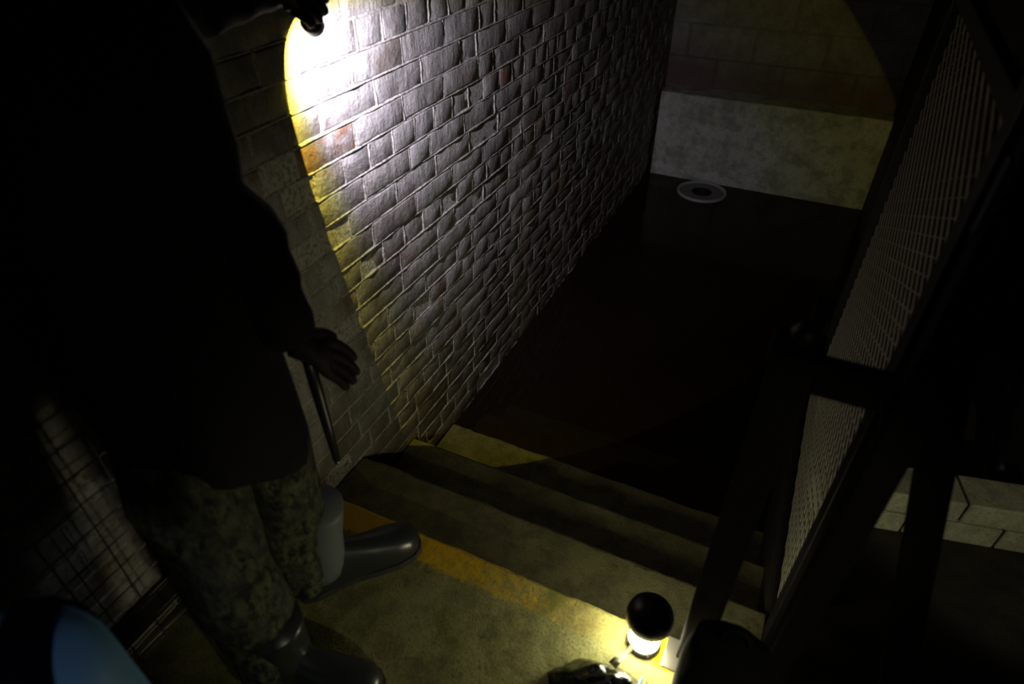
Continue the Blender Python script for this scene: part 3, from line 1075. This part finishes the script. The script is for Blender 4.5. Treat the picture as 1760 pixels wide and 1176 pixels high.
for nm, cen, rr, mm in (('nose', HC + fd * .088 + Vector((0, 0, -.01)), (.010, .014, .020), M['skin']), ('ear', HC + fs * .082, (.010, .016, .026), M['skin']), ('ear', HC - fs * .082, (.010, .016, .026), M['skin']),
                        ('eye', HC + fd * .076 + fs * .030 + Vector((0, 0, .015)), (.010, .010, .008), M['lid_white']), ('eye', HC + fd * .076 - fs * .030 + Vector((0, 0, .015)), (.010, .010, .008), M['lid_white']),
                        ('mouth', HC + fd * .078 + Vector((0, 0, -.045)), (.018, .008, .006), M['glove'])):
    bm = bmesh.new(); bmesh.ops.create_uvsphere(bm, u_segments=12, v_segments=8, radius=1)
    bmesh.ops.scale(bm, vec=rr, verts=bm.verts); bmesh.ops.translate(bm, vec=cen, verts=bm.verts)
    obj(nm, bm, mm, pr_, True)
glove('glove', pr_, (bx - .33, by - .33, 1.10), (bx - .385, by - .355, 1.075), (0, 0, 1), (-.3, .9, 0), .5, M['glove'])
glove('glove', pr_, (bx + .22, by - .10, .92), (bx + .215, by - .12, .86), (-.3, -.9, 0), (-.9, .2, 0), .35, M['glove'])

# ------------------------------------------------------------------ things on the landing, bottom of frame
def heap(name, cen, rx, ry, h, mt, label, cat, seed, amp=.5, n=46):
    bm = bmesh.new()
    cen = Vector(cen)
    g = []
    for i in range(n + 1):
        row = []
        for j in range(n + 1):
            u, w = i / n * 2 - 1, j / n * 2 - 1
            # map the square to a disc
            x = u * math.sqrt(1 - w * w / 2); y = w * math.sqrt(1 - u * u / 2)
            r_ = math.hypot(x, y)
            base = max(0, 1 - r_ ** 2.4)
            p = Vector((x * rx, y * ry, 0))
            wr = abs(mnoise.noise(p * 11 + Vector((seed, 0, 0)))) * .8 + abs(mnoise.noise(p * 27 + Vector((0, seed, 0)))) * .4
            z_ = h * base * (1 - amp + amp * 2.0 * (1 - wr)) if r_ < 1 else 0
            rim = 1 + .16 * mnoise.noise(Vector((math.atan2(y, x) * 1.7, seed, 1)))
            row.append(bm.verts.new(cen + Vector((p.x * rim, p.y * rim, max(z_, 0) + .0012))))
        g.append(row)
    for i in range(n):
        for j in range(n):
            bm.faces.new((g[i][j], g[i + 1][j], g[i + 1][j + 1], g[i][j + 1]))
    b_ = [g[i][0] for i in range(n + 1)] + [g[n][j] for j in range(1, n + 1)] + [g[i][n] for i in range(n - 1, -1, -1)] + [g[0][j] for j in range(n - 1, 0, -1)]
    bm.faces.new(b_)
    bmesh.ops.recalc_face_normals(bm, faces=bm.faces)
    o = obj(name, bm, mt, None, True)
    return tag(o, label, cat)


c0 = at_z(1040, 1205, .18)
heap('plastic_sheet', (c0.x, c0.y, .18), .125, .075, .055, M['sheet'], 'crumpled glossy black plastic sheet on the landing in front of the lantern', 'sheet', 3)
rk = empty('rucksack', (.115, .69, .18), 'black rucksack standing against the foot of the newel post at lower right', 'rucksack')
def soft_box(a, b, seed, n=10, bulge=.10):
    bm = bmesh.new()
    bmesh.ops.create_cube(bm, size=2)
    bmesh.ops.subdivide_edges(bm, edges=bm.edges[:], cuts=n, use_grid_fill=True)
    a, b = Vector(a), Vector(b); c = (a + b) / 2; h = (b - a) / 2
    for v in bm.verts:
        p = v.co.copy()
        q = Vector([p[i] * math.sqrt(max(0, 1 - p[(i + 1) % 3] ** 2 * .30 - p[(i + 2) % 3] ** 2 * .30 + (p[(i + 1) % 3] ** 2 * p[(i + 2) % 3] ** 2) * .12)) for i in range(3)])
        q *= 1 + .05 * mnoise.noise(p * 1.6 + Vector((seed, 0, 0)))
        v.co = Vector((c.x + q.x * h.x, c.y + q.y * h.y, max(c.z + q.z * h.z, a.z)))
    return bm
obj('pack_body', soft_box((.034, .612, .1845), (.196, .732, .50), 1), M['black_cloth'], rk, True)
obj('front_pocket', soft_box((.055, .585, .20), (.175, .640, .36), 5), M['black_cloth'], rk, True)
bm = bmesh.new(); tube(bm, [(.090, .675, .490), (.095, .675, .520), (.115, .675, .532), (.135, .675, .520), (.140, .675, .490)], .006, 8); obj('grab_handle', bm, M['black_cloth'], rk, True)
# pale fold of a strap running up to the lantern
a, b = at_z(1052, 1145, .225), at_z(1098, 1100, .212)
bm = bmesh.new()
dd = (b - a); sd_ = Vector((-dd.y, dd.x, 0)).normalized() * .009
vv = []
for i in range(9):
    t = i / 8
    c_ = a.lerp(b, t) + Vector((0, 0, .006 * math.sin(t * 9)))
    w_ = 1.1 - .6 * t
    vv.append([bm.verts.new(c_ + sd_ * w_), bm.verts.new(c_ + Vector((0, 0, .003))), bm.verts.new(c_ - sd_ * w_)])
for i in range(8):
    for q_ in range(2): bm.faces.new((vv[i][q_], vv[i][q_ + 1], vv[i + 1][q_ + 1], vv[i + 1][q_]))
r_ = bmesh.ops.solidify(bm, geom=bm.faces[:], thickness=.002)
tag(obj('webbing_strap', bm, M['pale_block'], None, True), 'crumpled pale webbing strap between the lantern and the plastic sheet', 'strap')
a = at_z(1040, 1172, .245)
bm = bmesh.new()
box(bm, a + Vector((-.011, -.012, -.006)), a + Vector((.011, -.004, .004)), bevel=.0015)
box(bm, a + Vector((-.011, .000, -.006)), a + Vector((-.004, .010, .004)), bevel=.0015)
box(bm, a + Vector((.004, .000, -.006)), a + Vector((.011, .010, .004)), bevel=.0015)
tag(obj('buckle', bm, M['yellow_plastic']), 'small yellow plastic buckle on the black plastic sheet', 'buckle')
a, b = at_z(1103, 1166, .22), at_z(1092, 1190, .24)
bm = bmesh.new(); tube(bm, [a, a.lerp(b, .5), b], .0032, 8)
tag(obj('cord_end', bm, M['cyan_cord'], None, True), 'short end of bright blue cord below the lantern', 'cord')

# blue bag with dark strap, lower left corner
BC = CAM + ray(40, 1190).normalized() * 1.0
bag = empty('blue_bag', (BC.x, BC.y, .18), 'rounded bright blue nylon bag with a wide navy strap in the lower left corner', 'bag')
bm = bmesh.new()
bmesh.ops.create_uvsphere(bm, u_segments=36, v_segments=24, radius=.095)
depth_ = BC.z - .181
for v in bm.verts:      # domed top, body drawn down to a flat base on the landing
    v.co += v.co.normalized() * mnoise.noise(v.co * 9) * .006
    if v.co.z < 0:
        t_ = -v.co.z / .095
        sc_ = 1 / max(math.sqrt(max(1 - min(t_, 1) ** 2, .0)), .35) if t_ < .95 else 2.2
        v.co.x *= min(sc_, 2.2); v.co.y *= min(sc_, 2.2)
        v.co.z = max(-depth_, -depth_ * t_ / .95)
bmesh.ops.translate(bm, vec=BC, verts=bm.verts)
obj('shell', bm, M['blue'], bag, True)
bm = bmesh.new()
ring_in = []
# strap: a band round the sphere
axis = (RT * .92 + FW * .25 + UP * .3).normalized()
e1 = axis.orthogonal().normalized(); e2 = axis.cross(e1)
rows = []
for k_ in range(48):
    a = 2 * math.pi * k_ / 48
    dr = e1 * math.cos(a) + e2 * math.sin(a)
    off = .042
    rr = math.sqrt(.1025 ** 2 - off ** 2)
    rows.append([bm.verts.new(BC + axis * (off + w_) + dr * (rr - abs(w_) * .25 - (off * w_ / rr))) for w_ in (-.022, -.011, 0, .011, .022)])
for k_ in range(48):
    for q_ in range(4): bm.faces.new((rows[k_][q_], rows[k_][q_ + 1], rows[(k_ + 1) % 48][q_ + 1], rows[(k_ + 1) % 48][q_]))
bmesh.ops.solidify(bm, geom=bm.faces[:], thickness=.004)
obj('strap', bm, M['strap'], bag, True)
